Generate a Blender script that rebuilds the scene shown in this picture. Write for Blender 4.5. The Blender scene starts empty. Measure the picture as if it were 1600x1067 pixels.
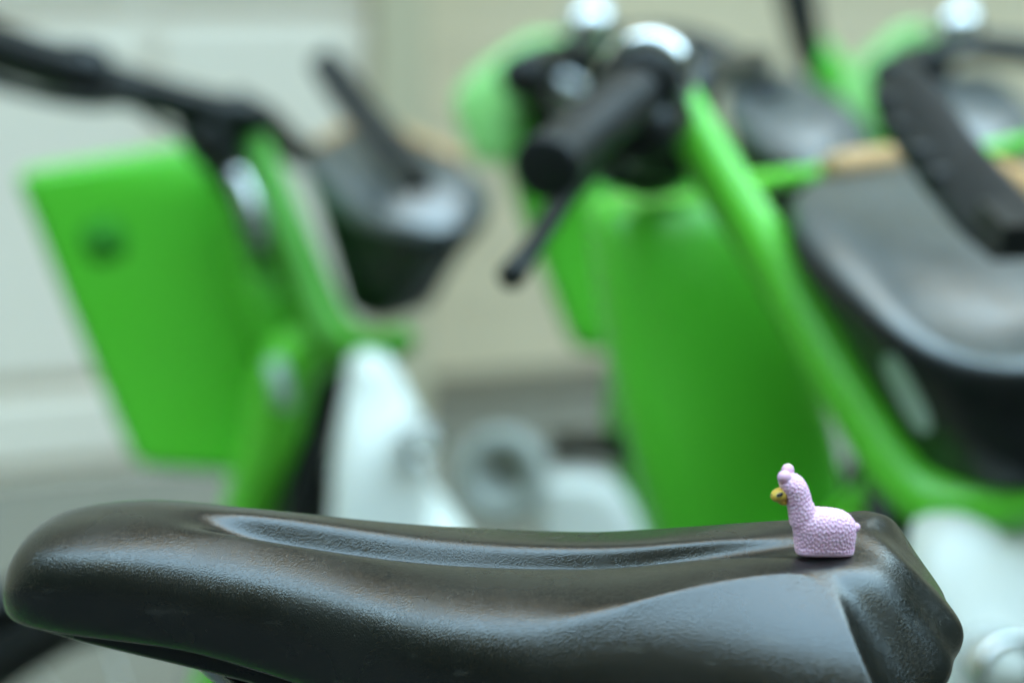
import bpy, bmesh, math, random
import numpy as np
from mathutils import Vector, Matrix, kdtree, noise as mnoise
random.seed(7)
S = bpy.context.scene
COL = S.collection
R = math.radians

# ------------------------------------------------------------------ camera
CZ, PITCH, LENS = 1.118, R(10.0), 75.0
cd = bpy.data.cameras.new('camera')
cam = bpy.data.objects.new('camera', cd); COL.objects.link(cam)
cam.location = (0, 0, CZ); cam.rotation_euler = (R(90) - PITCH, 0, 0)
cd.lens = LENS; cd.sensor_width = 36; cd.sensor_fit = 'HORIZONTAL'
cd.clip_start = 0.02; cd.clip_end = 300
cd.dof.use_dof = True; cd.dof.focus_distance = 0.612
cd.dof.aperture_fstop = 5.6; cd.dof.aperture_blades = 0
S.camera = cam
# ------------------------------------------------------------------ world, sun, exposure
SUN_EL, SUN_AZ = R(42), R(-12)          # sun behind the tall building: the bikes stand in its open shade
w = bpy.data.worlds.new('World'); S.world = w; w.use_nodes = True
wn = w.node_tree; bg = wn.nodes['Background']
sky = wn.nodes.new('ShaderNodeTexSky'); sky.sky_type = 'NISHITA'; sky.sun_disc = False
sky.sun_elevation = SUN_EL; sky.sun_rotation = SUN_AZ
sky.air_density = 1.3; sky.dust_density = 1.2; sky.ozone_density = 0.6
tint = wn.nodes.new('ShaderNodeMix'); tint.data_type = 'RGBA'; tint.blend_type = 'MULTIPLY'; tint.inputs[0].default_value = 1
tint.inputs[7].default_value = (.98, 1.0, .75, 1)          # the photograph's white balance
wn.links.new(sky.outputs[0], tint.inputs[6]); wn.links.new(tint.outputs[2], bg.inputs[0]); bg.inputs[1].default_value = 0.15
sl = bpy.data.lights.new('sun', 'SUN'); sl.energy = 2.6; sl.angle = R(0.5); sl.color = (1, .93, .82)
sun = bpy.data.objects.new('sun', sl); COL.objects.link(sun)
sd = Vector((math.sin(SUN_AZ) * math.cos(SUN_EL), math.cos(SUN_AZ) * math.cos(SUN_EL), math.sin(SUN_EL)))
sun.rotation_euler = sd.to_track_quat('Z', 'Y').to_euler()
vs = S.view_settings; vs.view_transform = 'Standard'; vs.look = 'None'; vs.gamma = 1; vs.exposure = 4.4
S.cycles.max_bounces = 8

# ------------------------------------------------------------------ helpers
CF = Vector((0, math.cos(PITCH), -math.sin(PITCH))); CU = Vector((0, math.sin(PITCH), math.cos(PITCH)))
FPX = 1600 * LENS / 36
def at(px, py, d):
    """the place in the scene seen at photo pixel px, py when it stands d metres away"""
    return Vector((0, 0, CZ)) + d * (CF + (px - 800) / FPX * Vector((1, 0, 0)) - (py - 533.5) / FPX * CU)
def A(pts): return [at(*p) for p in pts]

def link(name, me, mat=None, parent=None, smooth=True):
    o = bpy.data.objects.new(name, me); COL.objects.link(o)
    if mat is not None:
        me.materials.clear(); me.materials.append(mat)
    if smooth:
        me.polygons.foreach_set('use_smooth', [True] * len(me.polygons))
    if parent is not None:
        o.parent = parent; o.matrix_parent_inverse = parent_world(parent).inverted()
    return o
def parent_world(p):
    m = Matrix.LocRotScale(p.location, p.rotation_euler, p.scale)
    return parent_world(p.parent) @ p.matrix_parent_inverse @ m if p.parent else m
def mesh(name, verts, faces, mat=None, parent=None, smooth=True):
    me = bpy.data.meshes.new(name); me.from_pydata([tuple(v) for v in verts], [], faces); me.update()
    return link(name, me, mat, parent, smooth)
def from_bm(name, bm, mat=None, parent=None, smooth=True):
    bmesh.ops.recalc_face_normals(bm, faces=bm.faces)
    me = bpy.data.meshes.new(name); bm.to_mesh(me); bm.free()
    return link(name, me, mat, parent, smooth)
def tag(o, label=None, cat=None, group=None, kind=None):
    for k, v in (('label', label), ('category', cat), ('group', group), ('kind', kind)):
        if v: o[k] = v
    return o
def empty(name, loc):
    o = bpy.data.objects.new(name, None); COL.objects.link(o); o.location = loc; o.empty_display_size = .05
    return o
def sub(o, n=2):
    m = o.modifiers.new('subsurf', 'SUBSURF'); m.levels = n; m.render_levels = n; return o
def bev(o, wd, n=2):
    m = o.modifiers.new('bevel', 'BEVEL'); m.width = wd; m.segments = n; m.limit_method = 'ANGLE'; m.angle_limit = R(35)
    return o
def spline(pts, n):
    """Catmull-Rom through pts, n samples per span"""
    p = [Vector(q) for q in pts]
    if len(p) < 3:
        return [p[0].lerp(p[1], i / n) for i in range(n + 1)]
    p = [2 * p[0] - p[1]] + p + [2 * p[-1] - p[-2]]
    out = []
    for i in range(1, len(p) - 2):
        for k in range(n):
            t = k / n
            out.append(.5 * ((2 * p[i]) + (p[i+1] - p[i-1]) * t + (2*p[i-1] - 5*p[i] + 4*p[i+1] - p[i+2]) * t*t
                             + (-p[i-1] + 3*p[i] - 3*p[i+1] + p[i+2]) * t**3))
    out.append(p[-2]); return out
def tube_geo(pts, rad, seg=16, n=6, flat=1.0, up=None, cap=True):
    """tube along pts; rad: one radius or one per point; flat: depth factor of the section across `up`"""
    path = spline(pts, n)
    rr = rad if hasattr(rad, '__len__') else [rad] * len(pts)
    m = len(path); radii = []
    for i in range(m):
        f = i / (m - 1) * (len(rr) - 1); k = min(int(f), len(rr) - 2); t = f - k
        t = t * t * (3 - 2 * t); radii.append(rr[k] * (1 - t) + rr[k+1] * t)
    V, F = [], []
    ref = Vector(up) if up is not None else None; prev = None
    for i, c in enumerate(path):
        t = (path[min(i+1, m-1)] - path[max(i-1, 0)]).normalized()
        if ref is not None: u = ref - t * ref.dot(t)
        else:
            if prev is None: prev = Vector((0, 0, 1)) if abs(t.z) < .9 else Vector((1, 0, 0))
            u = prev - t * prev.dot(t)
        u.normalize(); prev = u; v = t.cross(u)
        for k in range(seg):
            a = 2 * math.pi * k / seg
            V.append(c + radii[i] * (math.cos(a) * u + flat * math.sin(a) * v))
    for i in range(m - 1):
        for k in range(seg):
            F.append((i*seg + k, i*seg + (k+1) % seg, (i+1)*seg + (k+1) % seg, (i+1)*seg + k))
    if cap:
        F.append(tuple(range(seg))[::-1]); F.append(tuple((m-1)*seg + k for k in range(seg)))
    return V, F
def tube(name, pts, rad, mat, parent=None, **kw):
    V, F = tube_geo(pts, rad, **kw); return mesh(name, V, F, mat, parent)
def loft(name, rings, mat, parent=None, cap0=True, cap1=True, smooth=True, levels=0):
    n = len(rings[0]); V = [v for r in rings for v in r]; F = []
    for i in range(len(rings) - 1):
        for k in range(n):
            F.append((i*n + k, i*n + (k+1) % n, (i+1)*n + (k+1) % n, (i+1)*n + k))
    if cap0: F.append(tuple(range(n))[::-1])
    if cap1: F.append(tuple((len(rings)-1)*n + k for k in range(n)))
    bm = bmesh.new(); vv = [bm.verts.new(v) for v in V]
    for f in F: bm.faces.new([vv[i] for i in f])
    o = from_bm(name, bm, mat, parent, smooth)
    if levels: sub(o, levels)
    return o
def rrect(c, u, v, hu, hv, r=.4, n=4):
    """rounded rectangle ring round c, half sizes hu, hv along u, v; r = corner radius as a share of the smaller half"""
    q = r * min(hu, hv); out = []
    for sx, sy, a0 in ((1, 1, 0), (-1, 1, 90), (-1, -1, 180), (1, -1, 270)):
        for k in range(n):
            a = R(a0 + 90 * k / (n - 1))
            out.append(c + u * (sx * (hu - q) + q * math.cos(a)) + v * (sy * (hv - q) + q * math.sin(a)))
    return out
def frame_of(axis):
    a = Vector(axis).normalized(); u = a.cross(Vector((0, 0, 1)) if abs(a.z) < .9 else Vector((1, 0, 0))).normalized()
    return a, u, a.cross(u)
def lathe(name, c, axis, prof, mat, parent=None, seg=28):
    """prof: (along axis, radius)"""
    a, u, v = frame_of(axis)
    rings = [[c + a * h + r * (math.cos(2*math.pi*k/seg) * u + math.sin(2*math.pi*k/seg) * v) for k in range(seg)] for h, r in prof]
    return loft(name, rings, mat, parent)
def box_bm(c, sx, sy, sz, rot=None):
    bm = bmesh.new(); bmesh.ops.create_cube(bm, size=1)
    M = Matrix.Translation(c) @ (rot.to_4x4() if rot else Matrix()) @ Matrix.Diagonal((sx, sy, sz, 1))
    bmesh.ops.transform(bm, matrix=M, verts=bm.verts); return bm

# ------------------------------------------------------------------ materials
def material(name, col, rough=.5, metal=0, spec=.5, var=.12, vscale=20, bump=0, bscale=200, rvar=.08, **kw):
    m = bpy.data.materials.new(name); m.use_nodes = True; nt = m.node_tree; N = nt.nodes; L = nt.links
    b = N['Principled BSDF']
    b.inputs['Metallic'].default_value = metal; b.inputs['Specular IOR Level'].default_value = spec
    tc = N.new('ShaderNodeTexCoord')
    nz = N.new('ShaderNodeTexNoise'); nz.inputs['Scale'].default_value = vscale; nz.inputs['Detail'].default_value = 5
    L.new(tc.outputs['Object'], nz.inputs['Vector'])
    mx = N.new('ShaderNodeMix'); mx.data_type = 'RGBA'
    c = Vector(col[:3])
    mx.inputs[6].default_value = (*(c * (1 - var)), 1); mx.inputs[7].default_value = (*[min(1, x) for x in c * (1 + var)], 1)
    L.new(nz.outputs[0], mx.inputs[0]); L.new(mx.outputs[2], b.inputs['Base Color'])
    mr = N.new('ShaderNodeMapRange'); mr.inputs[1].default_value = .3; mr.inputs[2].default_value = .7
    mr.inputs[3].default_value = max(0.02, rough - rvar); mr.inputs[4].default_value = min(1, rough + rvar)
    L.new(nz.outputs[0], mr.inputs[0]); L.new(mr.outputs[0], b.inputs['Roughness'])
    if bump:
        n2 = N.new('ShaderNodeTexNoise'); n2.inputs['Scale'].default_value = bscale; n2.inputs['Detail'].default_value = 3
        L.new(tc.outputs['Object'], n2.inputs['Vector'])
        bp = N.new('ShaderNodeBump'); bp.inputs['Strength'].default_value = bump; bp.inputs['Distance'].default_value = .3 / bscale
        L.new(n2.outputs[0], bp.inputs['Height']); L.new(bp.outputs[0], b.inputs['Normal'])
    for k, v in kw.items(): b.inputs[k].default_value = v
    return m
M_GREEN = material('green_paint', (.088, .50, .026), .34, spec=.4, var=.05, vscale=8)
M_LIME = material('lime_paint', (.13, .62, .035), .32, spec=.5, var=.05, vscale=9)
M_SHADEG = material('shaded_green_paint', (.055, .26, .015), .5, spec=.3, var=.08, vscale=9)  # basket's shade on the left frame tube, put into the colour
M_SHEENG = material('green_sky_sheen', (.30, .68, .20), .3, spec=.6, var=.05, vscale=8)  # sky sheen on the upper cowlings, put into the colour
M_BLACKP = material('black_plastic', (.004, .005, .005), .42, var=.2, vscale=60)
M_RUBBER = material('black_rubber', (.006, .007, .0075), .5, var=.2, bump=.3, bscale=900)
M_TRAY = material('lid_plastic', (.038, .052, .056), .36, spec=1.0, IOR=1.75, var=.15, vscale=30)
M_STRAP = material('strap_rubber', (.008, .010, .012), .48, var=.2)
M_CHROME = material('chrome', (.75, .76, .77), .12, metal=1, var=.03, rvar=.03)
M_STEEL = material('brushed_steel', (.55, .57, .58), .3, metal=1, var=.08)
M_WHITE = material('white_plastic', (.76, .76, .70), .3, var=.03, vscale=6)
M_STICK = material('pale_sticker', (.48, .58, .52), .45, var=.08)
M_TAN = material('tan_reflection', (.62, .37, .17), .4, var=.12)  # warm reflection along the basket rims, put into the colour
M_EMBLEM = material('dark_green_print', (.035, .22, .02), .8, spec=.1)
M_DOOR = material('door_paint', (.83, .72, .60), .45, var=.06, vscale=1.3)
M_WALL = material('beige_wall', (.74, .60, .41), .75, var=.13, vscale=1.6, bump=.3, bscale=60)
M_TRIM = material('pale_trim', (.53, .45, .30), .65, var=.08, vscale=6)
M_UPPER = material('sunlit_brick_tone', (.80, .46, .24), .8, var=.15, vscale=9)  # sunlit top of the unseen facade, put into the colour
M_GROUND = material('asphalt', (.15, .13, .094), .85, var=.18, vscale=14, bump=.4, bscale=180)
M_OPP = material('dark_facade', (.06, .07, .045), .8, var=.3, vscale=2)
M_GREY = material('grey_plastic', (.44, .46, .42), .4, var=.06)
M_PLINTH = material('plinth_render', (.24, .2, .14), .8, var=.12, vscale=4)
M_BROWN = material('brown_brick', (.16, .095, .048), .8, var=.25, vscale=3)
M_GLASS = material('window_glass', (.05, .06, .07), .1, spec=.8)
M_TYRE = material('tyre_rubber', (.02, .021, .021), .65, var=.2, vscale=40)

def leather():
    m = bpy.data.materials.new('black_grained_vinyl'); m.use_nodes = True; nt = m.node_tree; N = nt.nodes; L = nt.links
    b = N['Principled BSDF']; b.inputs['IOR'].default_value = 1.72
    tc = N.new('ShaderNodeTexCoord')
    # grain: short wrinkles running across the saddle
    mp = N.new('ShaderNodeMapping'); mp.inputs['Scale'].default_value = (1.25, .8, .7); L.new(tc.outputs['Object'], mp.inputs[0])
    wz = N.new('ShaderNodeTexNoise'); wz.inputs['Scale'].default_value = 900; wz.inputs['Detail'].default_value = 2
    L.new(mp.outputs[0], wz.inputs['Vector'])
    ad = N.new('ShaderNodeMix'); ad.data_type = 'VECTOR'; ad.inputs[0].default_value = .0007
    L.new(mp.outputs[0], ad.inputs[4]); L.new(wz.outputs['Color'], ad.inputs[5])
    vo = N.new('ShaderNodeTexVoronoi'); vo.feature = 'DISTANCE_TO_EDGE'; vo.inputs['Scale'].default_value = 1400
    L.new(ad.outputs[1], vo.inputs['Vector'])
    cr = N.new('ShaderNodeMapRange'); cr.inputs[1].default_value = 0; cr.inputs[2].default_value = .28; cr.interpolation_type = 'SMOOTHSTEP'
    L.new(vo.outputs['Distance'], cr.inputs[0])
    n2 = N.new('ShaderNodeTexNoise'); n2.inputs['Scale'].default_value = 2300; n2.inputs['Detail'].default_value = 2
    L.new(mp.outputs[0], n2.inputs['Vector'])
    sm = N.new('ShaderNodeMath'); sm.operation = 'MULTIPLY_ADD'; sm.inputs[1].default_value = .5
    L.new(n2.outputs[0], sm.inputs[0]); L.new(cr.outputs[0], sm.inputs[2])
    # large undulation of the padding
    n3 = N.new('ShaderNodeTexNoise'); n3.inputs['Scale'].default_value = 22; n3.inputs['Detail'].default_value = 2
    L.new(tc.outputs['Object'], n3.inputs['Vector'])
    b1 = N.new('ShaderNodeBump'); b1.inputs['Strength'].default_value = .10; b1.inputs['Distance'].default_value = .004
    L.new(n3.outputs[0], b1.inputs['Height'])
    b2 = N.new('ShaderNodeBump'); b2.inputs['Strength'].default_value = .3; b2.inputs['Distance'].default_value = .000115
    L.new(sm.outputs[0], b2.inputs['Height']); L.new(b1.outputs[0], b2.inputs['Normal']); L.new(b2.outputs[0], b.inputs['Normal'])
    # colour: worn black, a little dust
    n4 = N.new('ShaderNodeTexNoise'); n4.inputs['Scale'].default_value = 38; n4.inputs['Detail'].default_value = 6
    L.new(tc.outputs['Object'], n4.inputs['Vector'])
    mx = N.new('ShaderNodeMix'); mx.data_type = 'RGBA'; mx.inputs[6].default_value = (.0025, .0027, .0022, 1); mx.inputs[7].default_value = (.009, .009, .0075, 1)
    L.new(n4.outputs[0], mx.inputs[0]); L.new(mx.outputs[2], b.inputs['Base Color'])
    # specks of dust and short scuffs
    sp = N.new('ShaderNodeTexVoronoi'); sp.inputs['Scale'].default_value = 420; L.new(tc.outputs['Object'], sp.inputs['Vector'])
    lt = N.new('ShaderNodeMath'); lt.operation = 'LESS_THAN'; lt.inputs[1].default_value = .085; L.new(sp.outputs['Distance'], lt.inputs[0])
    gt = N.new('ShaderNodeMath'); gt.operation = 'GREATER_THAN'; gt.inputs[1].default_value = .56; L.new(n4.outputs[0], gt.inputs[0])
    ml = N.new('ShaderNodeMath'); ml.operation = 'MULTIPLY'; L.new(lt.outputs[0], ml.inputs[0]); L.new(gt.outputs[0], ml.inputs[1])
    mp2 = N.new('ShaderNodeMapping'); mp2.inputs['Scale'].default_value = (.25, 1.6, 1); mp2.inputs['Rotation'].default_value = (0, 0, .5); L.new(tc.outputs['Object'], mp2.inputs[0])
    n5 = N.new('ShaderNodeTexNoise'); n5.inputs['Scale'].default_value = 260; n5.inputs['Detail'].default_value = 3; L.new(mp2.outputs[0], n5.inputs['Vector'])
    m5 = N.new('ShaderNodeMapRange'); m5.inputs[1].default_value = .64; m5.inputs[2].default_value = .72; m5.inputs[4].default_value = .35; L.new(n5.outputs[0], m5.inputs[0])
    mxx = N.new('ShaderNodeMath'); mxx.operation = 'MAXIMUM'; L.new(ml.outputs[0], mxx.inputs[0]); L.new(m5.outputs[0], mxx.inputs[1])
    dm = N.new('ShaderNodeMix'); dm.data_type = 'RGBA'; dm.inputs[7].default_value = (.055, .053, .044, 1)
    L.new(mxx.outputs[0], dm.inputs[0]); L.new(mx.outputs[2], dm.inputs[6]); L.new(dm.outputs[2], b.inputs['Base Color'])
    mr = N.new('ShaderNodeMapRange'); mr.inputs[1].default_value = .3; mr.inputs[2].default_value = .7
    mr.inputs[3].default_value = .16; mr.inputs[4].default_value = .30
    L.new(n4.outputs[0], mr.inputs[0]); L.new(mr.outputs[0], b.inputs['Roughness'])
    return m
M_LEATHER = leather()
M_PAN = material('saddle_pan_plastic', (.003, .0035, .004), .3, var=.2, vscale=80, bump=.15, bscale=400)

# ------------------------------------------------------------------ ground and the building behind
g = mesh('ground', [(-60, -60, 0), (60, -60, 0), (60, 60, 0), (-60, 60, 0)], [(0, 1, 2, 3)], M_GROUND); tag(g, kind='structure')
M_DARKSHEET = material('dark_sheet_surface', (.035, .037, .034), .85, var=.25, vscale=14, bump=.4, bscale=180)
rd = mesh('dark_sheet', [(-9, -7.9, .004), (9, -7.9, .004), (9, 1.3, .004), (-9, 1.3, .004)], [(0, 1, 2, 3)], M_DARKSHEET); tag(rd, kind='structure')  # unseen sheet added so the saddle's lower flank reflects dark

WA = at(0, 757, 4.66); WA.z = 0                   # foot of the garage door at the left picture edge
wd = Vector((math.cos(R(24)), math.sin(R(24)), 0)); wnrm = Vector((wd.y, -wd.x, 0))   # along the wall, and out of it
WR = Matrix((wd, -wnrm, Vector((0, 0, 1)))).transposed()
def wall_box(name, s0, s1, out0, out1, z0, z1, mat, parent):
    """box along the facade: s metres along it, out metres in front of it"""
    c = WA + wd * ((s0 + s1) / 2) + wnrm * ((out0 + out1) / 2) + Vector((0, 0, (z0 + z1) / 2))
    return from_bm(name, box_bm(c, s1 - s0, abs(out1 - out0), z1 - z0, WR), mat, parent, smooth=False)
bld = empty('building', WA); tag(bld, 'pale building with a white garage door and beige boarded wall behind the bikes', 'building')
SD = .96        # right end of the garage door along the facade
door = wall_box('garage_door', -2.6, SD - .09, -.04, 0, .0, 2.35, M_DOOR, bld)
for z0, z1 in ((.02, .21), (.21, 1.01), (1.01, 1.81), (1.81, 2.33)):
    for s0, s1 in ((-2.58, SD - .62), (SD - .58, SD - .11)):
        p = wall_box('panel', s0, s1, 0, .018, z0 + .02, z1 - .02, M_DOOR, door); bev(p, .012, 2)
wall_box('door_frame', SD - .09, SD + .03, -.30, .05, 0, 2.46, M_TRIM, bld)
wall_box('lintel', -2.7, SD - .09, -.04, .05, 2.35, 2.46, M_TRIM, bld)
WB = -.42       # the boarded wall stands back from the door
zz = .08
wall_box('plinth', SD + .03, 16, WB - .2, WB + .03, 0, .08, M_PLINTH, bld)
while zz < 2.9:
    b_ = wall_box('siding_board', SD + .03, 16, WB - .02, WB + .012, zz, zz + .157, M_WALL, bld)
    b_.data.transform(Matrix.Translation(wnrm * .004)); zz += .16
wall_box('upper_wall', -14, 18, -.9, .0, 2.93, 4.5, M_WALL, bld)
wall_box('added_brown_facade', -14, 18, -.9, .03, 4.5, 12, M_BROWN, bld)  # unseen storeys added to narrow the sky and tint the saddle's reflections
wall_box('added_warm_facade', -14, 18, -.9, .0, 12, 23, M_UPPER, bld)  # added warm top, its sunlit tone painted in
for k in range(2):
    for q in range(-4, 6):
        wall_box('window', q * 2.9, q * 2.9 + 1.2, .025, .05, 5.6 + 3 * k, 7.2 + 3 * k, M_GLASS, bld)
wall_box('wall', -14, -2.7, -.3, 0.05, 0, 2.93, M_WALL, bld)
wall_box('transom_wall', -2.7, SD + .03, -.3, 0.02, 2.46, 2.93, M_WALL, bld)
wall_box('backing_wall', -2.7, 16, -.9, WB - .03, 0.0, 2.93, M_WALL, bld)

# unseen block added behind the camera: narrows the sky and darkens the saddle's reflections
opp = empty('reflection_block', (0, -8, 0)); tag(opp, 'unseen dark block added across the street, mirrored in the saddle', 'building')
from_bm('wall', box_bm(Vector((0, -11, 7.0)), 60, 6, 14), M_OPP, opp, False)
for sx in (-1, 1):
    from_bm('wing_blocker', box_bm(Vector((sx * 12.5, 1, 3.6)), 6, 18, 7.2), M_OPP, opp, False)  # side wings added so the saddle's ends reflect dark
for i in range(-6, 7):
    for k in range(3):
        f = from_bm('window', box_bm(Vector((i * 3.2, -7.98, 2.2 + 3.1 * k)), 1.3, .08, 1.6), M_GLASS, opp, False)

# ------------------------------------------------------------------ the saddle in front
PSI = R(14.0); ROLL = R(12.0)
O = Vector((-.1557, .634, .955)); AX = Vector((math.cos(PSI), -math.sin(PSI), 0)); NR = Vector((-math.sin(PSI), -math.cos(PSI), 0))
def sad(x, t, z): return O + (AX * x + NR * t + Vector((0, 0, z))) * .001
def sad_l(x, t, z): return Vector((x, t, z)) * .001

ROWS = [  # x (or one x per rail), then nine (t, z) from the middle of the groove out to the rolled hem
 (1.0, [(0,-21),(3,-21),(5,-21.5),(6.5,-22),(8,-23),(9,-25),(9,-28),(8,-30),(4,-31)]),
 (3,   [(0,-14),(4,-14.2),(7.5,-15),(10,-16.2),(12,-18),(14.5,-21.5),(15,-26),(14,-30.3),(10,-31.3)]),
 (9,   [(0,-6),(4,-6.2),(8,-7),(11.5,-8.6),(15,-11.5),(19,-17),(20.5,-23.5),(19.5,-30.3),(15,-31.6)]),
 (22,  [(0,-1.2),(4,-1.2),(8.5,-1.9),(14,-3.8),(18.5,-7),(22.5,-13.5),(24,-21.5),(23,-30),(19,-31.2)]),
 (42,  [(0,.8),(4,.8),(9,.3),(15,-1.5),(20,-4.5),(24.5,-11.5),(26.5,-21),(25.5,-29.5),(21,-30.7)]),
 (58,  [(0,.6),(4,.6),(8.5,.1),(14.5,-1.5),(20,-4.6),(25,-11.5),(27,-21.5),(26,-30),(22,-31)]),
 (68,  [(0,-2),(2.5,-1.5),(5.5,.2),(13,-1.7),(20.3,-5.2),(25.5,-12.7),(27.5,-22),(26.5,-30.7),(22,-32)]),
 (82,  [(0,-7.5),(2.2,-6.8),(7,-.4),(14,-2.3),(21.5,-6),(27,-14.5),(29,-24),(28,-32.5),(24,-33.5)]),
 (113, [(0,-10.8),(2.2,-10),(7.6,-3.3),(17,-4),(26,-7.4),(31.5,-17.5),(33.5,-28),(33,-37),(29,-38)]),
 (141, [(0,-12.2),(2.2,-11.4),(7.6,-4.8),(22,-4.2),(36,-8),(42,-19.5),(44,-31),(43.5,-41),(39,-42)]),
 (179, [(0,-11.5),(3,-10.5),(7.2,-3.3),(23,-1.9),(37,-5),(45.5,-15),(50,-28),(51.5,-43),(48,-44)]),
 (198, [(0,-9),(3.5,-8),(6.4,-1.3),(20,.2),(32,-1.2),(42,-10),(49,-23),(52.5,-44),(49,-45)]),
 (216, [(0,-4),(3.5,-3),(5.5,1.7),(15,2.9),(24.5,2.4),(36.5,-6),(46,-20.5),(53,-44),(49,-45)]),
 (238, [(0,1.6),(3,1.9),(5,3.8),(11,4.1),(15.5,3.7),(33.5,-5.5),(45.5,-20),(54,-44),(50,-45)]),
 ([250,250,250,250.5,251.5,261,271,279,279], [(0,3),(3.5,3),(7,3.2),(9.5,3.2),(12.5,2.8),(33,-6.5),(46,-21),(55,-43),(51,-44)]),
 ([253,253,253,253,253.5,262,272,280,280], [(0,3),(3.5,3),(7,3.1),(9.8,2.9),(12.8,1.9),(33,-7.6),(45.5,-22),(54.5,-43.3),(50.5,-44.3)]),
 ([266,265.5,263.5,259.5,258,263.5,274,281.5,281], [(0,2.2),(4.5,2),(9,1.2),(13.5,-.5),(17.5,-3),(33.5,-10.5),(45,-24),(54,-43.5),(50,-44.5)]),
 ([276.5,276.2,274.5,270,267,268.5,278,283.5,283], [(0,-12),(5,-12.2),(10,-12.8),(15,-14.2),(21,-16.5),(34,-22),(44.5,-32),(53,-43.6),(49,-44.6)]),
 ([287,287,286,282.5,278.5,278,282,285,283], [(0,-26),(5,-26),(10,-26.5),(15,-28),(21,-31),(34,-36),(44,-40),(51,-43.8),(47,-44.8)]),
 ([286,286,286,283.5,280,279,281.5,284,282], [(0,-31),(5,-31),(10,-31.3),(15,-33),(20,-36),(33,-40),(43,-42.8),(49.5,-44.6),(46,-45.4)]),
 ([272,272,272,272,270,269,270,272,270], [(0,-33),(5,-33),(10,-33.2),(15,-34.6),(20,-37),(33,-41),(42,-43.5),(48,-44.8),(45,-45.4)]),
]
bike0 = empty('bicycle', (O + AX * .2).xy.to_3d())
tag(bike0, 'nearest bicycle, its black grained saddle with worn sheen filling the foreground', 'bicycle', 'hire bicycles parked close together')
def far_lift(x, t):
    f = min(1, max(0, (t - 6) / 20)) * min(1, max(0, (78 - t) / 30))
    a = float(np.interp(x, (82, 113, 135, 155, 187, 215, 241, 260, 270), (0, -3, -5.5, -8.5, -9.3, -6.6, 2.8, 11, 13))) * f
    q = min(1, max(0, (t - 36) / 10)) * min(1, max(0, (x - 238) / 15))
    return a * (1 - q) - 4 * q
def build_saddle():
    n = 17; V = []; nr = len(ROWS)
    for xs, pr in ROWS:
        X = xs if isinstance(xs, list) else [xs] * 9
        for j in range(8, 0, -1): V.append(sad_l(X[j] + (4.5 * min(1, pr[j][0] / 14) * min(1, max(.15, (54 - pr[j][0]) / 30)) if X[0] > 251 and X[0] != 272 else 0), -pr[j][0], pr[j][1] + far_lift(X[j], pr[j][0])))
        for j in range(9): V.append(sad_l(X[j], pr[j][0], pr[j][1]))
    F = [(i*n + k, i*n + k + 1, (i+1)*n + k + 1, (i+1)*n + k) for i in range(nr - 1) for k in range(n - 1)]
    me = bpy.data.meshes.new('saddle'); 
    F.append(tuple(range(n)))
    me.from_pydata(V, [], F); me.update()
    bm = bmesh.new(); bm.from_mesh(me); bmesh.ops.recalc_face_normals(bm, faces=bm.faces)
    if sum(f.normal.z * f.calc_area() for f in bm.faces) < 0: bmesh.ops.reverse_faces(bm, faces=bm.faces)
    cl = bm.edges.layers.float.new('crease_edge')
    bm.verts.ensure_lookup_table()
    def crease(i0, j0, i1, j1, c):
        for s in (1, -1):
            e = bm.edges.get((bm.verts[i0*n + 8 + s*j0], bm.verts[i1*n + 8 + s*j1]))
            if e: e[cl] = c
    for i in range(6, 13): crease(i, 2, i + 1, 2, .25)            # groove rims
    for i, c in ((9, .15), (10, .4), (11, .62), (12, .75), (13, .75)): crease(i, 4, i + 1, 4, c)   # plateau edges
    for j in range(4, 8): crease(14, j, 14, j + 1, .8)            # rear edge of each pad
    for j in range(4, 8): crease(15, j, 15, j + 1, .15)
    bm.to_mesh(me); bm.free()
    o = link('saddle', me, M_LEATHER)
    o.matrix_world = Matrix.Translation(O) @ Matrix.Rotation(-PSI, 4, 'Z') @ Matrix.Diagonal((1, -1, 1, 1))
    o.data.transform(Matrix.Diagonal((1, -1, 1, 1))); o.matrix_world = Matrix.Translation(O) @ Matrix.Rotation(-PSI, 4, 'Z') @ Matrix.Rotation(ROLL, 4, 'X')
    me.flip_normals() if sum(p.normal.z * p.area for p in me.polygons) < 0 else None
    loc = o.matrix_world.copy()
    o.parent = bike0; o.matrix_parent_inverse = parent_world(bike0).inverted()
    sub(o, 4); return o
saddle = build_saddle()

SMW = saddle.matrix_world.copy() if False else Matrix.Translation(O) @ Matrix.Rotation(-PSI, 4, 'Z') @ Matrix.Rotation(ROLL, 4, 'X')
def sl_(x, y, z): return SMW @ Vector((x * .001, y * .001, z * .001))      # saddle millimetres to world
# moulded pan under the cover
prof = [(7, 7, -31.5), (12, 16, -33.5), (30, 19, -35.5), (58, 22, -38), (85, 24, -41.5), (102, 28, -44.5), (112, 30, -43.5), (125, 31, -41), (150, 38, -42.5), (180, 45, -44), (215, 47, -46), (245, 47, -47), (262, 43, -47)]
rings = []
for x, hw, zb in prof:
    top = zb + 6
    rings.append([sl_(x, hw, top + 1), sl_(x, hw, zb + 2), sl_(x, hw - 2, zb), sl_(x, hw * .4, zb - .5), sl_(x, -hw * .4, zb - .5),
                  sl_(x, -hw + 2, zb), sl_(x, -hw, zb + 2), sl_(x, -hw, top + 1), sl_(x, -hw * .4, top + 3), sl_(x, hw * .4, top + 3)])
pan = loft('saddle_pan', rings, M_PAN, saddle); bev(pan, .0007, 2)
for x in (47, 60):
    from_bm('snap_hook', box_bm(sl_(x, -13, -38.6 if x < 50 else -39.6), .004 if x < 50 else .008, .003, .0022, Matrix.Rotation(.35, 3, 'Y')), M_PAN, saddle)
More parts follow.
